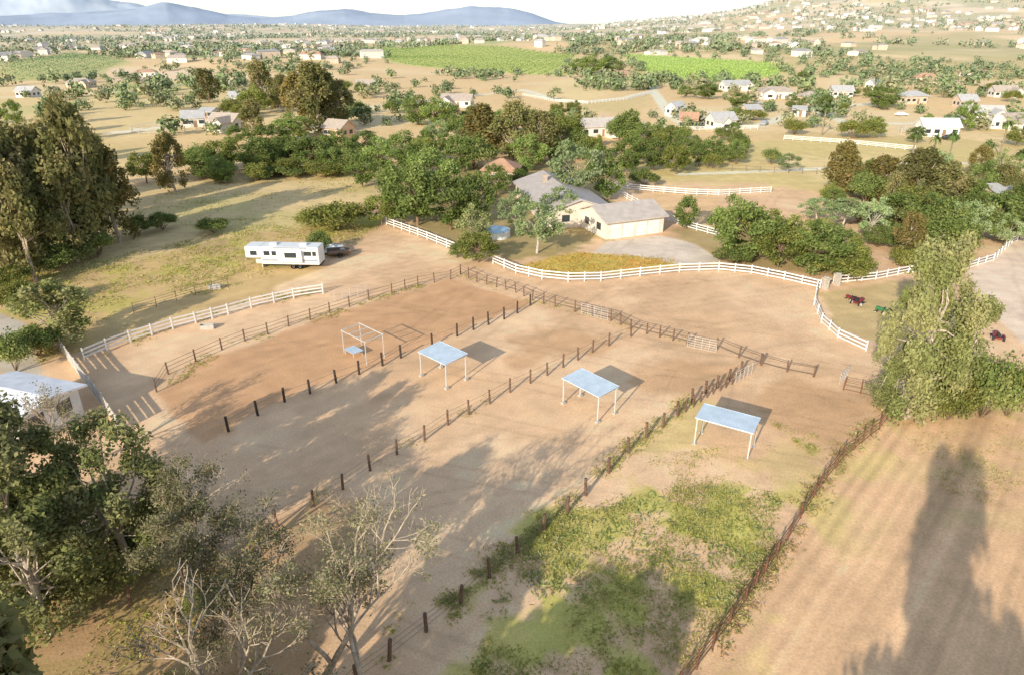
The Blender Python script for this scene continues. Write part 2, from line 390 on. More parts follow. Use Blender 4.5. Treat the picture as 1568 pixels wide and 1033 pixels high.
T="""euc 15 415 205 120;euc 60 400 185 110;euc 105 385 175 100;euc 150 388 150 85;euc 185 372 215 75;euc -30 430 200 120;euc 35 350 195 90;euc 135 330 138 70;euc 85 360 190 90;euc 0 380 200 100;euc 55 430 240 90;euc 120 400 230 80;euc 20 330 170 70;euc 165 340 190 60;bush 90 415 370 80;bush 150 395 350 60
bush 250 352 320 46;bush 328 357 330 48;bush 30 480 420 60;euc 270 295 198 55;bush 212 360 325 40;bush 20 445 400 60;oak 110 395 330 50
oak 225 282 225 50;oak 310 272 222 55;oak 345 265 205 65;oak 400 266 205 75;oak 440 258 200 75;oak 480 262 205 70;oak 415 235 185 80;oak 365 225 190 50;oak 520 250 195 60;bush 330 275 250 60;bush 425 272 250 90;bush 500 270 240 70
euc 490 205 88 80;euc 460 200 105 55;euc 520 197 120 55;euc 405 167 88 45;euc 388 207 150 42;euc 320 158 103 42;euc 435 172 112 40;euc 505 200 105 50;oak 450 215 170 70;oak 395 175 125 50
oak 555 287 230 60;oak 585 268 205 60;oak 620 252 195 60;oak 600 305 240 60;oak 560 237 195 50
oak 640 345 238 105;oak 690 352 255 95;oak 728 345 250 75;oak 615 322 245 70;oak 660 302 218 90;oak 705 265 200 60;oak 640 270 210 70;oak 760 300 245 50;oak 585 345 290 50
euc 740 238 155 70;euc 785 246 150 75;euc 830 250 165 65;oak 760 225 165 60;oak 810 262 200 60;oak 870 235 165 60;oak 850 215 160 60
oak 640 192 142 60;oak 670 195 145 50;bush 600 175 150 26;oak 690 190 155 40;bush 720 190 160 30
pale 880 312 205 95;pale 822 388 300 90;pale 855 345 285 60;oak 930 307 240 55;pale 790 360 290 60;oak 912 270 215 60;oak 960 222 160 45;oak 985 240 180 50;pale 700 330 285 60;pale 725 380 310 60
oak 905 116 80 42;oak 932 113 84 42;oak 885 112 88 30
bush 515 352 302 90;bush 482 347 315 50;oak 732 402 348 64;bush 490 388 350 40;bush 700 395 370 30
oak 960 268 200 55;oak 1000 262 205 55;oak 1035 268 215 50;oak 1090 246 205 50;oak 1070 255 215 40;oak 1125 248 210 28;bush 1180 252 225 35;oak 1010 240 190 50;bush 985 285 255 50;bush 1050 240 210 50
oak 1050 352 292 48;oak 1140 405 300 100;oak 1120 385 292 80;oak 1190 412 332 90;oak 1250 422 332 100;oak 1300 427 355 70;oak 1225 400 320 90;oak 1160 395 310 80;oak 1275 405 340 80;bush 1120 405 370 60;bush 1280 425 380 80
euc 1285 302 212 60;euc 1345 312 235 60;euc 1400 322 222 80;oak 1370 360 290 85;euc 1440 335 245 70;oak 1480 335 270 60;oak 1530 372 290 100;oak 1565 350 270 80;oak 1320 300 240 60;pale 1290 352 302 80;pale 1250 340 300 60;oak 1420 370 290 90;oak 1460 385 330 80;pale 1205 265 235 40
bush 1216 207 178 34;bush 1305 212 178 46;oak 1335 212 175 40;oak 1260 180 140 30;oak 1345 166 128 60;oak 1080 152 125 44;oak 1130 166 140 36;oak 1400 220 190 30;oak 1475 202 150 40;oak 1555 225 190 40;oak 1225 130 108 30;oak 1050 150 130 30;bush 1150 185 165 40;bush 1100 195 178 25
bush 60 545 490 70;bush 25 570 500 60;bush 1500 642 530 100;bush 1450 645 560 80;bush 1540 640 540 60;oak 1560 300 240 50;bush 1390 410 370 60;bush 1340 345 320 50;bush 1430 300 270 60;bush 1372 385 335 50"""
for ln in T.replace('\n',';').split(';'):
    k,*a=ln.split();place(k,*map(float,a))
def belt(pts,n,kinds,h0,h1):
    pw=polyW(pts);mn=pw.min(0);mx=pw.max(0);c=0
    while c<n:
        q=RNG.uniform(mn,mx)
        if sdist(pw,q[:1],q[1:2])[0]<0: continue
        k=random.choice(kinds);hh=random.uniform(h0,h1);b=(q[0],q[1],float(TZ(q[0],q[1])))
        o=bpy.data.objects.new(NAMES[k],random.choice(VAR[k]));scene.collection.objects.link(o)
        o.location=b;o.rotation_euler=(0,0,random.uniform(0,6.28));s=hh/HREF[k]*random.uniform(.85,1.2);o.scale=(s,s,hh/HREF[k]);c+=1
belt([(210,275),(520,230),(560,265),(300,285)],30,['oak','bush'],3,7)
belt([(560,240),(900,170),(980,200),(930,290),(720,300)],36,['oak','oak','bush','pale'],4,9)
belt([(1200,300),(1568,260),(1568,390),(1350,420),(1300,350)],42,['oak','bush','pale','euc'],3,8)
belt([(960,215),(1120,205),(1160,260),(960,270)],16,['oak','bush'],3,6)
belt([(0,190),(120,190),(180,300),(0,340)],12,['euc','oak'],7,12)
belt([(300,160),(560,140),(560,190),(330,220)],14,['oak','euc','bush'],4,9)
belt([(1100,150),(1568,140),(1568,200),(1100,190)],16,['oak','bush'],3,6)
# ---- foreground trees
def big(name,kind,seed,n,ls,loc,h,wd,rz=0,tint=1.):
    m=crown_tree(np.random.default_rng(seed),kind,n,ls,tint=tint)
    o=m.obj(name,[M_leaf,M_bark]);o.location=loc;s=wd/WREF[kind];o.scale=(s,s,h/HREF[kind]);o.rotation_euler[2]=rz;return o
big('gum_tree','gum',31,24000,.12,(33.,49.2,0),16.3,8.2)
big('gum_tree','gum',32,12000,.12,(37.5,51.,0),12.,7,1)
big('gum_tree','gum',33,7000,.12,(31.8,50.5,0),8.5,5,2)
for sd,loc,h,wd,n in((51,(-27,30,0),12.8,10,19000),(52,(-31.5,31,0),12.5,9,15000),(53,(-22.8,31.5,0),11.,8,15000),(54,(-34,27,0),12.,9,10000),(55,(-25,27,0),9.,8,10000)):
    big('olive_green_gum_tree','gum',sd,n,.13,loc,h,wd,0,.9)
big('shrub','bush',60,7000,.18,(-30,33,0),5.,9,0,.8);big('shrub','bush',61,5000,.18,(-24.5,34,0),3.,5,0,.8)
# trees beside/behind the viewpoint (they throw the long shadows)
for sd,n,loc,h,wd in((71,14000,(3.5,-9,0),25,7.),(78,9000,(2.,-9.5,0),17,8.5),(72,7000,(-5,6,0),12.,9),(73,8000,(-10,4,0),13.,9),(74,6000,(-2,-4,0),11.5,7),(75,6000,(4.2,-1,0),13.,5.5),(76,8000,(-14.5,9,0),13,9),(77,8000,(-19.5,16,0),13.5,8)):
    big('eucalyptus_tree','euc',sd,n,.30,loc,h,wd)
# open, nearly leafless trees
def bare_tree(seed,loc,h,lean=(0,0),leafy=1.,name='bare_tree',spread=.55,bark=(.46,.37,.27),md=6):
    rng=np.random.default_rng(seed);m=MB();tips=[]
    def grow(p,d,L,r,dep):
        n=3;q=p
        for i in range(n):
            d=d+rng.normal(size=3)*.13+np.array([0,0,.04]);d/=np.linalg.norm(d)
            e=q+d*L/n;m.tube(q,e,r*(1-.25*i/n),r*(1-.25*(i+1)/n),6 if dep<2 else(4 if dep<4 else 3),1,np.array(bark)*rng.uniform(.8,1.15))
            q=e
            if dep>=3: tips.append((q,dep))
            if dep<md and i>0 and rng.random()<.7:
                s=rng.normal(size=3);s-=d*(s@d);s/=np.linalg.norm(s);dd=d*.75+s*spread*1.3;dd/=np.linalg.norm(dd)
                grow(q,dd,L*rng.uniform(.5,.75),r*.5,dep+1)
        if dep<md:
            for _ in range(2):
                s=rng.normal(size=3);s-=d*(s@d);s/=np.linalg.norm(s);dd=d+s*spread*rng.uniform(.5,1.2);dd/=np.linalg.norm(dd)
                grow(q,dd,L*rng.uniform(.6,.82),r*.62,dep+1)
    d0=np.array([lean[0],lean[1],1.]);d0/=np.linalg.norm(d0)
    grow(np.array([0,0,-.2]),d0,h*.30,h*.02,0)
    tp=np.array([t[0] for t in tips]);n=int(len(tp)*leafy)
    cm=fbm(tp[:,0]/1.2+40,tp[:,1]/1.2+tp[:,2]/1.5,seed,2);ok=np.where(cm>.45)[0]
    k=ok[rng.integers(0,len(ok),n)];pos=tp[k]+rng.normal(size=(n,3))*.2
    pal=np.array([(.26,.26,.13),(.31,.29,.16),(.20,.21,.09),(.38,.32,.2)])
    m.leaves(pos,.075*rng.uniform(.6,1.4,n),np.zeros((n,3)),pal[rng.integers(0,4,n)]*rng.uniform(.8,1.2,(n,1)),0,.5,0,rng)
    o=m.obj(name,[M_leaf,M_bark]);o.location=loc;return o
bare_tree(201,(-9.8,22.8,0),11.5,(-.02,.02),1.1)
bare_tree(202,(-14.,25.,0),9.5,(-.05,.1),1.3)
bare_tree(203,(-6.6,21.5,0),9.5,(.05,.05),1.)
bare_tree(205,(-12.,18.5,0),11.,(0,0),.8,md=5)
bare_tree(207,(-18.5,30.,0),9.5,(0,0),2.2)
bare_tree(206,(-33.,41.,0),8.,(0,0),1.2,'bare_tree',.5,md=5)
big('shrub','bush',62,4000,.18,(-17.5,28.5,0),1.6,2.6)
big('olive_tree','gum',81,8000,.17,P(90,530),7.5,9.5)
# ---- palms
def palm(loc,h):
    m=MB();rng=np.random.default_rng(int(loc[0]*10)%999)
    for i in range(6): m.tube((0,0,h*i/6),(0,0,h*(i+1)/6),.22-.01*i,.21-.01*i,7,1,(.28,.22,.16))
    for i in range(38):
        a=rng.random()*6.28;el=rng.uniform(-.7,1.2);L=rng.uniform(1.5,2.2);p=np.array([0,0,h])
        for s in range(4):
            d=np.array([math.cos(a)*math.cos(el),math.sin(a)*math.cos(el),math.sin(el)])
            q=p+d*L/4;sd=np.array([-math.sin(a),math.cos(a),0])*.28*(1-.22*s)
            m.add([p-sd,p+sd,q+sd*.8,q-sd*.8],[[0,1,2,3]],0,np.array((.15,.21,.07))*rng.uniform(.7,1.4));p=q;el-=.45
    o=m.obj('palm_tree',[M_leaf,M_bark]);o.location=loc
for x,y,h in((1258,208,8),(1422,262,7),(1447,264,8),(1395,245,6),(1530,240,8),(1505,262,6),(1552,280,6)): palm(P(x,y),h)
# ---- distant trees: one mass
def distant():
    m=MB();rng=np.random.default_rng(9);base=np.array([(.17,.23,.085),(.21,.26,.10),(.14,.19,.07),(.27,.27,.13)])
    ex=[polyW(FV),polyW(FV2),polyW(FV3)]
    def lots(n,r0,r1,a0,a1,thr,nl,size,hr,sc,pw=1.,seed=70):
        u=rng.random(n*4);r=r0*(r1/r0)**(u**pw);a=np.radians(rng.uniform(a0,a1,n*4));x=r*np.sin(a);y=r*np.cos(a)
        den=fbm(x/sc,y/sc,seed,3);k=den+rng.normal(size=len(x))*.03>thr
        for e in ex: k&=sdist(e,x,y)<5
        x=x[k][:n];y=y[k][:n];n=len(x);z=TZ(x,y);h=hr[0]+(hr[1]-hr[0])*rng.random(n)**1.6
        t=np.repeat(np.arange(n),nl);d=rng.normal(size=(n*nl,3));d/=np.linalg.norm(d,axis=1)[:,None]
        rad=(rng.random(n*nl)**.4);lob=1+.35*np.sin(d[:,0]*5+t)+.25*np.sin(d[:,2]*7+t*2.3)
        w=(h*rng.uniform(.4,.85,n))[t]
        pos=np.c_[x[t]+d[:,0]*w*rad*lob,y[t]+d[:,1]*w*rad*lob,z[t]+h[t]*(.5+.48*d[:,2]*rad*lob)]
        c=base[rng.integers(0,4,n)][t]*rng.uniform(.7,1.4,(n*nl,1))
        c=paint_haze(c,np.hypot(x,y)[t],5000.)
        m.leaves(pos,size*h[t]*rng.uniform(.7,1.3,n*nl),d,c,0,.7,1.3,rng)
    lots(170,230,420,-42,42,.55,220,.10,(2.5,7),60)
    lots(800,380,800,-42,42,.52,100,.14,(2.5,8),80,1,77)
    lots(3400,750,2000,-42,42,.50,34,.22,(3,9),130,1,83)
    lots(8500,1700,4800,-42,42,.45,12,.36,(3,9),220,.8,88)
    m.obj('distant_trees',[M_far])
distant()
def vineyard(name,pts,sp,az,hh,c):
    pw=polyW(pts);m=MB();rng=np.random.default_rng(3);mn=pw.min(0);mx=pw.max(0);ctr=(mn+mx)/2;D=np.linalg.norm(mx-mn)/2
    u=np.array([math.sin(az),math.cos(az)]);w=np.array([u[1],-u[0]]);pos=[]
    st=2.4
    for k in np.arange(-D,D,sp):
        t=np.arange(-D,D,st);q=ctr+w*k+u*t[:,None];q=q[sdist(pw,q[:,0],q[:,1])>0];pos.append(q)
    q=np.concatenate(pos)
    if len(q)>18000: q=q[rng.permutation(len(q))[:18000]]
    nl=6;t=np.repeat(np.arange(len(q)),nl);d=rng.normal(size=(len(t),3));d/=np.linalg.norm(d,axis=1)[:,None]
    p=np.c_[q[t],TZ(q[t][:,0],q[t][:,1])+hh*.5]+d*np.array([.9,.9,hh*.4])
    cc=paint_haze(np.array(c)*rng.uniform(.85,1.15,(len(t),1)),np.hypot(p[:,0],p[:,1]))
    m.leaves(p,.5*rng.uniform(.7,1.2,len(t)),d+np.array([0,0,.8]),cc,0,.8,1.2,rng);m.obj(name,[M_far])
vineyard('vineyard',FV,8.5,math.radians(18),1.8,(.29,.40,.09))
vineyard('vineyard',FV2,8.5,math.radians(50),1.8,(.28,.42,.08))
vineyard('orchard_rows',FV3,12.,math.radians(-12),3.,(.16,.24,.08))
# ------------------------------------------------------------ ground plants
def weeds():
    m=MB();rng=np.random.default_rng(12)
    pal=np.array([(.42,.43,.11),(.50,.48,.15),(.34,.37,.09),(.58,.51,.23)])
    def tufts(x,y,n_b,sz,spread,pl=pal):
        n=len(x);t=np.repeat(np.arange(n),n_b);d=rng.normal(size=(len(t),3));f=rng.uniform(.5,1.3,n)[t]
        p=np.c_[x[t]+d[:,0]*spread*f,y[t]+d[:,1]*spread*f,TZ(x[t],y[t])+sz*.4*rng.random(len(t))*f+.03]
        c=pl[rng.integers(0,4,n)][t]*rng.uniform(.75,1.2,(len(t),1))
        m.leaves(p,sz*rng.uniform(.4,1.1,len(t))*f,np.tile([0,0,.6],(len(t),1)),c,0,.3,1.,rng)
    def area(pts,n,thr,sz,nb=10,sp=.22,sc=2.5,pl=pal,seed=41):
        pw=polyW(pts);q=rng.uniform(pw.min(0),pw.max(0),(n*6,2));k=sdist(pw,q[:,0],q[:,1])>0
        q=q[k];k=fbm(q[:,0]/sc,q[:,1]/sc,seed,3)+rng.normal(size=len(q))*.07>thr;q=q[k][:n];tufts(q[:,0],q[:,1],nb,sz,sp,pl)
    area(G4,3400,.48,.11,9)
    area(G4,420,.4,.20,12,.3,9,np.array([(.34,.40,.14),(.40,.42,.16),(.3,.36,.1),(.45,.45,.22)]))
    area([(980,700),(1180,680),(1230,740),(1050,760)],220,.57,.09,8)
    area([(1180,650),(1280,680),(1240,700)],120,.4,.12,8)
    area([(60,560),(130,500),(500,400),(590,345),(400,345),(0,430)],2200,.48,.2,7,.4,5)
    area([(200,390),(590,320),(520,250),(200,300)],900,.52,.2,6,.5,7)
    area([(0,900),(200,890),(400,820),(420,1200),(0,1200)],1100,.5,.12,8)
    area([(1300,700),(1380,650),(1568,620),(1568,800)],400,.55,.09,7)
    area([(500,400),(900,430),(1240,470),(1340,600),(1100,540),(700,420)],140,.6,.09,7)
    area([(790,408),(880,386),(1030,398),(1040,408),(920,421),(850,421)],600,.2,.18,7,.3,3,np.array([(.6,.42,.10),(.52,.42,.12),(.4,.42,.12),(.66,.40,.12)]))
    def line(pts,n,w,sz,nb=8,pl=pal):
        pw=polyW(pts);seg=rng.integers(0,len(pw)-1,n);t=rng.random(n)[:,None]
        q=pw[seg]*(1-t)+pw[seg+1]*t+rng.normal(size=(n,2))*w
        k=fbm(q[:,0]/3,q[:,1]/3,55,3)>.48;q=q[k];tufts(q[:,0],q[:,1],nb,sz,.18,pl)
    line([(590,1000),(705,910),(793,835),(868,775),(932,715),(990,662),(1060,610)],1100,.45,.12)
    line([(590,1000),(705,910),(793,835),(850,800)],400,.7,.15)
    line([(350,845),(430,800),(525,740),(650,668),(750,610)],350,.35,.1)
    line([(1370,620),(1290,695),(1245,755),(1205,820),(1170,875),(1090,990),(1050,1050)],1000,.4,.16,8,np.array([(.5,.36,.19),(.48,.43,.18),(.36,.37,.12),(.6,.48,.26)]))
    line([(240,600),(340,535),(475,490),(600,450),(705,420)],500,.5,.13)
    line([(705,420),(815,460),(930,490),(1060,535)],260,.5,.11)
    line([(130,545),(265,497),(385,465),(495,443)],350,.8,.16)
    m.obj('weeds',[M_plant])
weeds()
# ------------------------------------------------------------ fences
def resample(pts,sp):
    out=[];
    for i in range(len(pts)-1):
        a=np.array(pts[i]);b=np.array(pts[i+1]);n=max(1,int(round(np.linalg.norm(b-a)/sp)))
        for k in range(n): out.append(a+(b-a)*k/n)
    out.append(np.array(pts[-1]));return out
def fence(name,pxpts,sp,ph,ps,rails,rt,mp,mr,jit=.0,board=False,skip=.0,world=False):
    W=[np.array(P(*p)) for p in pxpts] if not world else [np.array(p) for p in pxpts]
    pts=resample(W,sp) if sp else W
    m=MB();rng=np.random.default_rng(len(pxpts)*7+int(abs(pxpts[0][0])))
    tops=[]
    for p in pts:
        l=rng.normal(size=2)*jit;h=ph*(1+rng.normal()*jit*.8)
        m.tube(p-[0,0,.1],p+[l[0]*h,l[1]*h,h],ps*.6,ps*.56,4 if board else 6,0)
        tops.append((p,l))
    for (a,la),(b,lb) in zip(tops[:-1],tops[1:]):
        for z in rails:
            if rng.random()<skip: continue
            pa=a+np.array([la[0]*z,la[1]*z,z]);pb=b+np.array([lb[0]*z,lb[1]*z,z])
            if board:
                d=pb-pa;L=np.linalg.norm(d[:2]);ang=math.atan2(d[1],d[0])
                m.box((pa+pb)/2,(L,.045,rt),ang,1)
            else: m.tube(pa,pb,rt,rt,4,1)
    return m.obj(name,[mp,mr])
fence('wooden_paddock_fence',[(240,600),(258,573),(300,553),(340,535),(375,522),(410,512),(442,500),(475,490),(505,480),(535,470),(565,460),(600,450),(640,438),(690,428),(705,420)],2.4,1.35,.13,[.4,.8,1.2],.022,M_brown,M_wire,.03)
fence('wooden_paddock_fence',[(705,420),(730,432),(760,440),(790,448),(815,460),(850,470),(880,478),(935,492),(965,505),(990,512),(1030,522),(1052,528)],1.9,1.4,.14,[.45,.85,1.25],.03,M_brown,M_brown,.05)
fence('wooden_paddock_fence',[(1098,536),(1130,550),(1165,562),(1205,572),(1245,580)],2.,1.4,.14,[.5,1.2],.035,M_brown,M_brown,.05)
fence('wooden_paddock_fence',[(350,660),(395,636),(436,615),(475,602),(515,586),(550,573),(586,560),(614,548),(662,530),(700,515),(725,505),(748,497),(772,489),(792,480),(812,468)],None,1.45,.19,[.5,1.1],.012,M_dark,M_wire,.03)
fence('wooden_paddock_fence',[(200,925),(280,885),(350,852),(425,806),(480,775),(525,748),(567,720),(608,695),(650,673),(686,650),(718,634),(750,617),(781,600),(812,586),(838,574),(862,562),(885,551),(907,540),(932,530),(966,516)],None,1.4,.17,[.4,.8,1.2],.014,M_brown,M_wire,.04)
fence('wooden_paddock_fence',[(500,1090),(548,1045),(596,1010),(653,966),(705,922),(750,883),(793,846),(832,812),(868,785),(897,758),(932,724),(962,694),(990,671),(1015,655),(1037,636),(1060,618),(1080,604),(1098,596),(1115,584),(1135,572),(1165,560)],None,1.4,.2,[.4,.8,1.2],.014,M_brown,M_wire,.05)
fence('wooden_paddock_fence',[(1037,640),(1062,624),(1082,610),(1102,600),(1120,590)],1.2,1.3,.12,[.6,1.1],.03,M_brown,M_brown,.06)
fence('rusty_pipe_fence',[(1290,600),(1345,612),(1370,630),(1345,660),(1320,680),(1290,705),(1265,735),(1245,765),(1225,797),(1205,830),(1170,880),(1140,925),(1090,995),(1040,1060),(990,1150)],1.9,1.45,.10,[.35,.75,1.1,1.4],.022,M_rust,M_rust,.03)
WF=dict(sp=2.4,ph=1.4,ps=.14,rails=[.4,.8,1.2],rt=.15,mp=M_white,mr=M_white,board=True)
for pts in ([(130,552),(165,537),(200,524),(265,504),(300,495),(350,482),(385,472),(420,464),(450,457),(495,450)],
 [(592,345),(640,362),(700,386)],
 [(755,404),(790,419),(830,428),(870,432),(920,431),(980,424),(1040,418),(1100,416),(1150,421),(1200,431),(1255,444)],
 [(1250,447),(1246,470),(1257,497),(1282,520),(1325,540)],
 [(1275,437),(1340,431),(1390,421),(1470,418),(1520,402),(1548,376),(1580,358)],
 [(930,285),(960,291),(1000,295),(1050,299),(1100,301),(1180,296)],
 [(935,291),(960,307),(1000,329),(1050,350),(1100,364)],
 [(935,291),(930,285)],
 [(800,147),(850,157),(900,160),(960,154),(1000,144)],[(1010,200),(1060,201),(1160,199)],[(1200,215),(1300,222),(1400,232)]):
    fence('white_rail_fence',pts,**WF)
fence('weathered_board_fence',[(88,528),(105,552),(125,580),(160,625),(185,660)],2.,1.6,.12,[.2,.5,.8,1.1,1.4],.22,M_white,M_conc,.02,True)
fence('corral_panels',[(205,480),(240,470),(300,452),(350,440)],2.5,1.3,.06,[.3,.6,.9,1.2],.02,M_wire,M_wire,.02)
fence('corral_panels',[(940,250),(1000,245),(1100,262),(1250,268)],3,1.3,.1,[.6,1.2],.03,M_wire,M_wire,.02)
def gate(x0,y0,x1,y1):
    a=np.array(P(x0,y0));b=np.array(P(x1,y1));m=MB()
    for p in(a,b,(a+b)/2,a*.75+b*.25,a*.25+b*.75): m.tube(p+[0,0,.1],p+[0,0,1.4],.02,.02,5)
    for z in(.15,.4,.65,.9,1.15,1.4): m.tube(a+[0,0,z],b+[0,0,z],.018,.018,5)
    m.obj('pipe_gate',[M_post])
gate(1052,532,1096,541);gate(890,482,930,492);gate(1284,592,1296,580);gate(512,462,560,452);gate(1125,590,1150,575)
for x,y in((1262,446),(1280,440)):
    p=P(x,y);m=MB();m.box((0,0,.8),(.6,.6,1.6));m.box((0,0,1.68),(.8,.8,.16));m.box((0,0,1.84),(.4,.4,.16));m.obj('stone_gate_pillar',[M_stone],loc=p,rz=.3)
# round pens on the neighbouring places
for x,y,r in((1075,182,9),(1420,205,8),(250,200,9)):
    c=P(x,y);pp=[(c[0]+r*math.cos(t),c[1]+r*math.sin(t),float(TZ(c[0]+r*math.cos(t),c[1]+r*math.sin(t)))) for t in np.linspace(0,6.283,17)]
    fence('round_pen',pp,None,1.5,.1,[.5,1.,1.45],.05,M_post,M_post,0,False,0,True)
# ------------------------------------------------------------ shade shelters
def shelter(x,y,deg,L=4.4,Wd=2.5,h=2.6,frame=False):
    e=empty('shade_shelter' if not frame else 'shelter_frame',(x,y,0),math.radians(deg))
    m=MB();q=.1 if not frame else .07
    for sx in(-1,1):
        for sy in(-1,1):
            px,py=sx*(L/2-.15),sy*(Wd/2-.15);m.box((px,py,h/2-.05+sy*.04),(q,q,h-.1+.08*sy))
            if not frame: m.box((px,py,.1),(.32,.32,.2),0,1)
    for sy in(-1,1): m.box((0,sy*(Wd/2-.15),h-.08+sy*.08),(L-.05,.07,q))
    for sx in((-1,0,1) if not frame else (-1,-.33,.33,1)): m.box((sx*(L/2-.15),0,h-.09),(.06,Wd-.3,.09))
    m.obj('posts',[M_post,M_conc],parent=e)
    if not frame:
        n=90;xs=np.linspace(-L/2,L/2,n);z=h+.05+.018*np.sin(xs*2*math.pi/.2)
        V=np.r_[np.c_[xs,np.full(n,-Wd/2),z-.08],np.c_[xs,np.full(n,Wd/2),z+.08]]
        i=np.arange(n-1);r=MB();r.add(V,np.c_[i,i+1,i+n+1,i+n]);V2=V-[0,0,.012];r.add(V2,np.c_[i+n,i+n+1,i+1,i])
        r.box((0,-Wd/2-.01,h-.06),(L,.02,.1));r.box((0,Wd/2+.01,h+.1),(L,.02,.1))
        r.obj('metal_roof',[M_galv,M_post],parent=e)
    else:
        r=MB();r.box((-.9,-.6,.55),(1.7,1.2,.03));
        for sx in(-1.6,-.2):
            for sy in(-1.1,-.1): r.box((sx,sy,.27),(.05,.05,.53),0,1)
        r.obj('low_metal_cover',[M_galv,M_post],parent=e)
shelter(16.6,45.2,-31,4.4,2.2);shelter(6.6,51.,-50,4.4,2.4);shelter(-6.4,56.7,-44,3.9,2.7);shelter(-14.8,61.5,-44,4.2,2.4,2.6,True)
# ------------------------------------------------------------ houses
def house(name,x,y,L,Wd,h,rh,deg,wall,roof,kind='gable',garage=0,z=0.,win=4,chim=False,wing=0):
    e=empty(name,(x,y,z),math.radians(deg));d=paint_haze(np.array([wall,roof]),math.hypot(x,y),6500);wall,roof=d
    w=MB();w.box((0,0,h/2-.5),(L,Wd,h+1.),0,0,wall)
    o=.55
    r=MB();t=.18
    if kind=='gable':
        for sx in(-1,1):
            w.add([[sx*L/2,-Wd/2,h],[sx*L/2,Wd/2,h],[sx*L/2,0,h+rh]],[[0,1,2]],0,wall)
        sl=rh/(Wd/2)
        for sy in(-1,1):
            a=[[-L/2-o,sy*(Wd/2+o),h-sl*o+.02],[L/2+o,sy*(Wd/2+o),h-sl*o+.02],[L/2+o,0,h+rh+.02],[-L/2-o,0,h+rh+.02]]
            V=np.array(a+[[p[0],p[1],p[2]+t] for p in a]);r.add(V,[[0,1,2,3],[4,5,6,7],[0,1,5,4],[1,2,6,5],[0,3,7,4]],0,roof)
    else:
        k=min(Wd/2+o,L/2+o)
        V=[[-L/2-o,-Wd/2-o,h],[L/2+o,-Wd/2-o,h],[L/2+o,Wd/2+o,h],[-L/2-o,Wd/2+o,h]]
        V+= [[a,b,c+.2] for a,b,c in V]+[[-L/2-o+k,0,h+rh+.2],[L/2+o-k,0,h+rh+.2]]
        r.add(V,[[0,3,2,1]],0,roof);r.add(V,[[0,1,5,4],[1,2,6,5],[2,3,7,6],[3,0,4,7],[4,5,9,8],[6,7,8,9]],0,roof)
        r.add(V,[[5,6,9],[7,4,8]],0,roof)
    if wing:
        wx=wing*L*.28;ww=min(L*.36,7.);wd=4.5;y0=-Wd/2-wd;r2=rh*.75
        w.box((wx,y0+wd/2+.003,h/2-.55),(ww,wd,h+.9),0,0,wall)
        w.add([[wx-ww/2,y0,h-.1],[wx+ww/2,y0,h-.1],[wx,y0,h-.1+r2]],[[0,1,2]],0,wall)
        for sx in(-1,1):
            a=[[wx+sx*(ww/2+.4),y0-.5,h-.1-r2/ww*.8+.02],[wx,y0-.5,h-.08+r2],[wx,-.3,h-.08+r2],[wx+sx*(ww/2+.4),-Wd/2+.6,h-.1-r2/ww*.8+.02]]
            V=np.array(a+[[p[0],p[1],p[2]+.15] for p in a]);r.add(V,[[0,1,2,3],[4,5,6,7],[0,1,5,4],[0,3,7,4]],0,roof*.97)
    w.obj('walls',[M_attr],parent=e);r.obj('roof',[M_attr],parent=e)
    f=MB();g2=MB()
    if garage:
        gw=(L-1.2)/garage
        for i in range(garage):
            cx=-L/2+.6+gw*(i+.5);f.box((cx,-Wd/2-.03,1.1),(gw-.5,.06,2.2),0,0,(.8,.79,.76))
            for zz in(.55,1.1,1.65): f.box((cx,-Wd/2-.065,zz),(gw-.5,.015,.03),0,0,(.45,.44,.42))
        f.obj('garage_doors',[M_attr],parent=e)
    else:
        f.box((L*.08,-Wd/2-.03,1.05),(1.,.06,2.1),0,0,(.3,.2,.13));f.obj('door',[M_attr],parent=e)
    for i in range(win):
        cx=-L/2+L*(i+.5)/win
        for sy in((-1,1) if not garage else (1,)):
            if sy<0 and (abs(cx-L*.08)<1.3 or (wing and abs(cx-wing*L*.28)<min(L*.36,7.)/2+.8)): continue
            g2.box((cx,sy*(Wd/2+.02),1.6),(1.5,.05,1.1),0,0);g2.box((cx,sy*(Wd/2+.04),1.0),(1.7,.06,.08),0,1)
            g2.box((cx,sy*(Wd/2+.04),2.2),(1.7,.06,.08),0,1)
    for sx in(-1,1): 
        for yy in(-Wd*.22,Wd*.22): g2.box((sx*(L/2+.02),yy,1.6),(.05,1.3,1.1),0,0)
    if wing: g2.box((wing*L*.28,-Wd/2-4.52,1.5),(2.,.05,1.2),0,0)
    g2.obj('windows',[M_glass,M_white],parent=e)
    if chim:
        c=MB();c.box((L*.2,Wd*.15,h+rh*.7+.3),(.8,.8,rh+.6),0,0,(.5,.4,.33));c.obj('chimney',[M_attr],parent=e)
    return e
WH=(.76,.73,.67);TN=(.62,.50,.38);RB=(.47,.39,.32);RG=(.48,.47,.46);RT=(.50,.29,.18)
gar=house('ranch_garage',17.6,108.,10.4,8.6,2.8,1.5,23,(.74,.67,.58),(.55,.48,.42),'gable',4)
body=house('ranch_house',8.6,121,24,11,2.8,1.7,102,(.70,.61,.51),(.52,.46,.42),'gable',0,0,6,True)
def hpx(name,x,y,lpx,wall,roof,deg,kind='gable',h=3.,rh=1.9,dp=.55,**k):
    p=P(x,y);s=p[1]/(F*C-(y-516.5)*S);L=lpx*s;house(name,p[0],p[1]+L*dp/2,L,max(6,L*dp),h,rh,deg,wall,roof,kind,0,p[2],**k)
hpx('bungalow',768,283,50,TN,RT,-10,'hip');hpx('white_farmhouse',915,210,64,WH,(.58,.52,.46),15,chim=True,wing=1);hpx('farmhouse',700,165,46,WH,RB,-10,wing=-1)
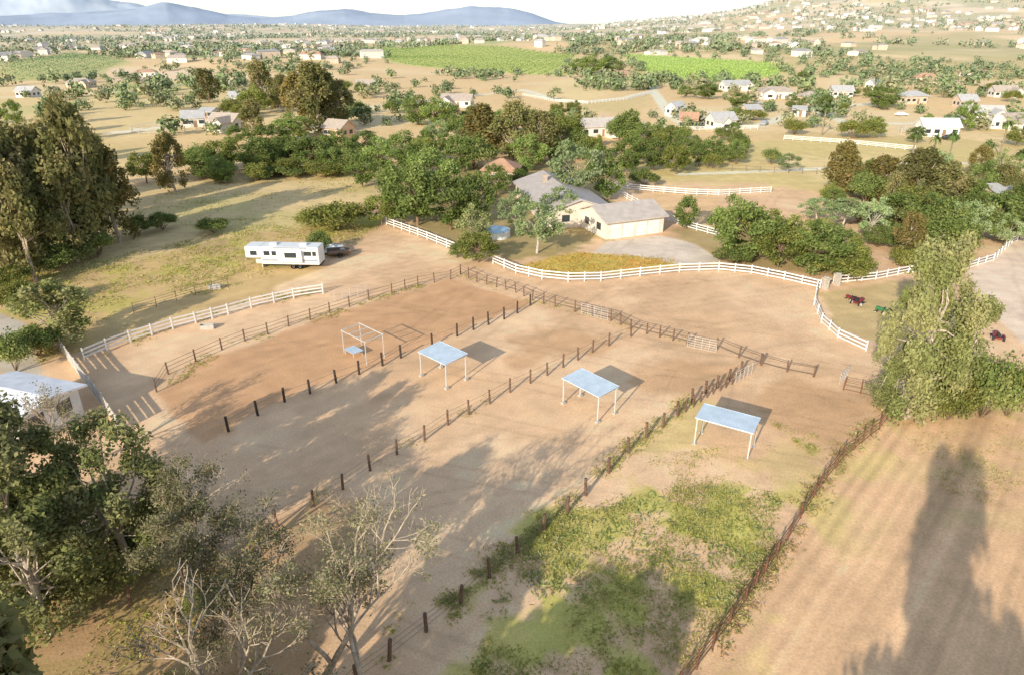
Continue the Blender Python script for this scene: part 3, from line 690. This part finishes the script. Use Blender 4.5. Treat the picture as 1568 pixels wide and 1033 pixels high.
hpx('farmhouse',1128,140,42,WH,RG,10,wing=1);hpx('farmhouse',1192,152,50,WH,RB,-8,'hip',wing=-1);hpx('long_white_barn',1438,210,52,(.8,.8,.78),(.72,.72,.72),-5,dp=.4)
hpx('farmhouse',1400,160,38,TN,RG,12,'hip');hpx('farmhouse',1505,195,56,WH,(.55,.52,.48),-12,h=4.5,wing=1);hpx('farmhouse',1500,120,40,WH,RT,8,'hip');hpx('farmhouse',345,200,46,WH,RB,-20,wing=1)
hpx('farmhouse',368,160,34,WH,RG,10);hpx('barn',295,195,30,WH,RG,20);hpx('farmhouse',120,135,36,TN,RB,5,'hip',wing=1);hpx('farmhouse',40,150,28,WH,RG,-10)
hpx('farmhouse',518,212,36,(.66,.46,.3),RB,-30);hpx('farmhouse',952,122,36,TN,RT,0,'hip');hpx('farmhouse',1105,198,36,WH,RG,15,wing=-1);hpx('barn',1055,198,24,TN,RT,-15)
hpx('barn',1290,150,30,WH,RG,-5);hpx('farmhouse',1240,160,26,TN,RB,5,'hip')
hpx('barn',1035,178,20,WH,RG,30);hpx('farmhouse',560,138,28,WH,RB,0);hpx('barn',1480,165,26,TN,RG,0);hpx('farmhouse',1555,200,40,WH,RB,10,wing=-1)
hpx('farmhouse',1420,128,30,TN,RT,-15,'hip');hpx('barn',1340,138,20,WH,RG,25);hpx('farmhouse',1540,150,34,WH,RB,-5,wing=1);hpx('barn',1225,178,18,WH,RG,-20,h=2.4,rh=1.)
hpx('horse_barn',1150,178,22,TN,RG,10,h=2.6,rh=1.2);hpx('horse_barn',980,208,20,WH,RB,-15,h=2.5,rh=1.1);hpx('farmhouse',220,118,30,WH,RT,15,'hip');hpx('horse_barn',320,182,20,WH,RG,-8,h=2.5,rh=1.)
hpx('stable',1520,315,30,TN,RG,12,h=2.6,rh=1.1)
house('white_metal_shed',-40.5,48.6,7.,5.5,2.6,.5,-18,(.7,.7,.68),(.82,.82,.84),'gable',0)
def dist_houses():
    m=MB();rng=np.random.default_rng(77)
    ex=[polyW(FV),polyW(FV2),polyW(FV3)]
    n=0
    while n<900:
        if n<520: r=620*(4300/620)**(rng.random()**.65);a=math.radians(rng.uniform(-40,42))
        else: r=rng.uniform(1500,3400);a=math.radians(rng.uniform(6,42))
        x=r*math.sin(a);y=r*math.cos(a)
        if (n<520 and fbm(x/400,y/400,99,2)<.45) or any(sdist(e,np.array([x]),np.array([y]))[0]>-10 for e in ex): continue
        z=float(TZ(x,y));L=rng.uniform(8,22);W=rng.uniform(6,11);h=rng.uniform(2.8,6);rh=rng.uniform(1.,2.6);rz=rng.uniform(0,3.14)
        wl=(np.array(WH if rng.random()<.5 else TN)*rng.uniform(.8,1.1)).clip(0,.8);rf=np.array([RB,RG,RT,(.6,.53,.46),(.35,.33,.32)][rng.integers(5)]);c=paint_haze(np.array([wl,rf]),r,6500)
        cr,sr=math.cos(rz),math.sin(rz)
        for part in range(2 if rng.random()<.5 else 1):
            if part: x+=cr*L*.3-sr*W*.6;y+=sr*L*.3+cr*W*.6;L,W=W*.9,L*.55;h*=.86;rz+=math.pi/2;cr,sr=math.cos(rz),math.sin(rz)
            m.box((x,y,z+h/2-1),(L,W,h+2),rz,0,c[0])
            k=min(2.,L*.2)
            V=[(-L/2-.5,-W/2-.5,h),(L/2+.5,-W/2-.5,h),(L/2+.5,W/2+.5,h),(-L/2-.5,W/2+.5,h),(-L/2+k,0,h+rh),(L/2-k,0,h+rh)]
            V=np.array([[x+a_*cr-b*sr,y+a_*sr+b*cr,z+c_+.03] for a_,b,c_ in V])
            m.add(V,[[0,1,5,4],[2,3,4,5]],0,c[1]);m.add(V,[[1,2,5],[3,0,4]],0,c[1])
        n+=1
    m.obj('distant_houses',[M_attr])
dist_houses()
# ------------------------------------------------------------ travel trailer
def bevbox(name,size,loc,mat,parent,bev=.1,rot=(0,0,0)):
    m=MB();m.box((0,0,0),size);o=m.obj(name,[mat],parent=parent,loc=loc);o.rotation_euler=rot
    if bev: b=o.modifiers.new('b','BEVEL');b.width=bev;b.segments=3
    return o
def wheel(parent,loc,r=.38,w=.25):
    m=MB();m.tube((0,-w/2,0),(0,w/2,0),r,r,18);m.tube((0,-w/2-.02,0),(0,w/2+.02,0),r*.5,r*.5,12,1);m.obj('wheel',[M_tyre,M_post],parent=parent,loc=loc)
b=P(437,412)
e=empty('fifth_wheel_trailer',(b[0],b[1]+1.2,0),math.radians(-3))
bevbox('body',(8.0,2.5,2.45),(.9,0,1.85),M_rv,e,.15);bevbox('front_overhang',(2.2,2.5,1.6),(-4.1,0,2.28),M_rv,e,.2)
bevbox('stripe',(7.6,2.53,.22),(.9,0,1.25),M_stripe,e,0);bevbox('lower_stripe',(7.6,2.53,.1),(.9,0,.95),M_stripe,e,0)
bevbox('slide_out',(3,.5,1.6),(1.2,-1.45,1.9),M_rv,e,.05)
for x,w in((-4.,.9),(-2.2,.8),(-1.2,.6),(3.4,1.),(4.3,.5)): bevbox('window',(w,2.56,.6),(x,0,2.2),M_glass,e,0)
bevbox('slide_window',(1.6,.52,.7),(1.2,-1.46,2.1),M_glass,e,0);bevbox('door',(.7,.06,1.8),(-.4,-1.27,1.7),M_post,e,0)
for x in(-1.5,2.6): bevbox('roof_air_conditioner',(1.,.8,.3),(x,0,3.2),M_rv,e,.08)
bevbox('awning',(4.5,.15,.15),(1.,-1.35,3.0),M_stripe,e,.05);bevbox('chassis',(8,1.8,.2),(.9,0,.58),M_tyre,e,0)
for x in(1.2,2.1):
    for y in(-1.05,1.05): wheel(e,(x,y,.38))
bevbox('landing_leg',(.12,1.6,1.4),(-3.2,0,.75),M_post,e,0)
bevbox('propane_rack',(.8,.5,.6),(-3.6,-.6,.9),M_post,e,.05)
def tractor(x,y,mat,rz,name='tractor',sc=.72):
    p=P(x,y);e=empty(name,p,rz)
    bevbox('hood',(1.5,.7,.6),(.8,0,1.05),mat,e,.12);bevbox('seat_platform',(1.2,1.1,.3),(-.5,0,.85),mat,e,.06)
    bevbox('seat',(.5,.5,.6),(-.6,0,1.25),M_tyre,e,.08);bevbox('axle',(.2,1.4,.2),(1.2,0,.5),M_tyre,e,0)
    for sy in(-1,1):
        wheel(e,(-.6,sy*.8,.62),.62,.35);wheel(e,(1.2,sy*.65,.36),.36,.22);bevbox('fender',(1.1,.35,.08),(-.6,sy*.8,1.28),mat,e,.03)
    bevbox('steering_wheel',(.06,.4,.4),(-.1,0,1.45),M_tyre,e,.02,(0,.5,0))
    e.scale=(sc,)*3
tractor(1313,468,M_red,.6,'garden_tractor',.62);tractor(1352,482,M_green,2.2,'garden_tractor',.6);tractor(1303,462,M_red,2.,'garden_tractor',.5)
def car(x,y,mat,rz,name='parked_car',van=0):
    p=P(x,y);e=empty(name,p,rz)
    m=MB();pr=[(-2.2,.35),(-2.25,.8),(-2.0,.95),(-1.6,1.0+.55*van),(-1.1,1.42+.4*van),(.35,1.45+.4*van),(1.0,1.0),(2.0,.88),(2.25,.65),(2.2,.35)]
    n=len(pr);V=[[a,-.88,c] for a,c in pr]+[[a,.88,c] for a,c in pr]
    for v in V:
        if v[2]>1.2: v[1]*=.8
    m.add(V,[list(range(n)),list(range(2*n-1,n-1,-1))]);m.add(V,[[i,(i+1)%n,(i+1)%n+n,i+n] for i in range(n)]);m.obj('body',[mat],parent=e)
    bevbox('side_glass',(1.7,1.55,.32),(-.35,0,1.2+.2*van),M_glass,e,.05)
    for sx in(-1.4,1.4):
        for sy in(-.85,.85): wheel(e,(sx,sy,.33),.33,.2)
tractor(1525,521,M_red,1.2,'garden_tractor',.6)
M_silver=mat_col('silver_paint',(.5,.51,.52),.3,.4,3,.05);M_blk=mat_col('black_paint',(.04,.04,.045),.3,0,3,.05)
for a in((505,388,M_white,.3),(1060,188,M_white,.2),(1170,192,M_silver,1.),(330,203,M_white,.4),(1455,215,M_blk,0),(1300,388,M_silver,.2),(1160,160,M_silver,0),(1210,165,M_white,.6),(945,212,M_white,1.2),(1380,178,M_white,.1)): car(*a)
p=P(520,392);e=empty('utility_trailer',p,.35)
bevbox('bed',(3.2,1.7,.12),(0,0,.6),M_rust,e,0);bevbox('tongue',(1.3,.1,.1),(2.2,0,.5),M_wire,e,0)
for sy in(-1,1): bevbox('side_rail',(3.2,.05,.4),(0,sy*.82,.86),M_wire,e,0);wheel(e,(0,sy*.95,.33),.33,.2)
def tramp(x,y,r,name):
    p=P(x,y);m=MB();m.tube((0,0,.8),(0,0,.86),r,r,24,0)
    for i in range(8):
        a=i*math.pi/4;m.tube((r*math.cos(a),r*math.sin(a),0),(r*math.cos(a),r*math.sin(a),.8),.04,.04,5,1)
        m.tube((r*math.cos(a),r*math.sin(a),.8),(r*math.cos(a),r*math.sin(a),2.5),.03,.03,5,1)
    m.obj(name,[M_blue,M_post],loc=p)
tramp(1200,352,1.9,'trampoline')
p=P(758,362);m=MB();m.tube((0,0,0),(0,0,1.1),2.4,2.4,28,1);m.tube((0,0,1.1),(0,0,1.12),2.25,2.25,28,0);m.obj('above_ground_pool',[mat_col('pool_water',(.3,.48,.62),.1,0,2,.1),M_rv],loc=p)
for x,y,r in((318,503,.2),(330,442,.1)):
    p=P(x,y);m=MB();m.box((0,0,.03),(1.4,.6,.06))
    for sy in(-1,1): m.box((0,sy*.3,.25),(1.4,.05,.5));
    for sx in(-1,1): m.box((sx*.7,0,.25),(.05,.65,.5))
    m.obj('water_trough',[M_conc],loc=p,rz=r)
# ------------------------------------------------------------ light, sky, camera
EL=math.radians(21.5);AZ=math.radians(30)
d=Vector((math.sin(AZ)*math.cos(EL),math.cos(AZ)*math.cos(EL),-math.sin(EL)))
sl=bpy.data.lights.new('sun','SUN');sl.energy=5.0;sl.angle=math.radians(.5);sl.color=(1,.90,.73)
so=bpy.data.objects.new('sun',sl);scene.collection.objects.link(so);so.rotation_euler=d.to_track_quat('-Z','Y').to_euler();so.location=(0,0,80)
w=bpy.data.worlds.new('World');scene.world=w;w.use_nodes=True;N=w.node_tree.nodes;L=w.node_tree.links
sk=N.new('ShaderNodeTexSky');sk.sky_type='NISHITA';sk.sun_disc=False;sk.sun_elevation=EL;sk.sun_rotation=math.radians(210);sk.air_density=1.;sk.dust_density=.8;sk.ozone_density=1.
# pale hazy fill light added over the sky to lift shadows, strongest near the horizon
tc=N.new('ShaderNodeTexCoord');sx=N.new('ShaderNodeSeparateXYZ');L.new(tc.outputs['Generated'],sx.inputs[0])
cr=N.new('ShaderNodeValToRGB');L.new(sx.outputs['Z'],cr.inputs[0]);K=1/.15
el=cr.color_ramp.elements;el[0].position=0.;el[0].color=(.38*K,.45*K,.52*K,1);el[1].position=.30;el[1].color=(.175*K,.185*K,.20*K,1)
e2=el.new(.06);e2.color=(.34*K,.40*K,.47*K,1)
ad=N.new('ShaderNodeVectorMath');ad.operation='ADD';L.new(sk.outputs[0],ad.inputs[0]);L.new(cr.outputs[0],ad.inputs[1])
L.new(ad.outputs[0],N['Background'].inputs['Color']);N['Background'].inputs['Strength'].default_value=.15
cd=bpy.data.cameras.new('camera');cd.lens=24;cd.sensor_width=36;cd.clip_end=60000;cd.clip_start=.5
co=bpy.data.objects.new('camera',cd);scene.collection.objects.link(co);co.location=(0,0,H);co.rotation_euler=(math.pi/2-TH,0,0);scene.camera=co
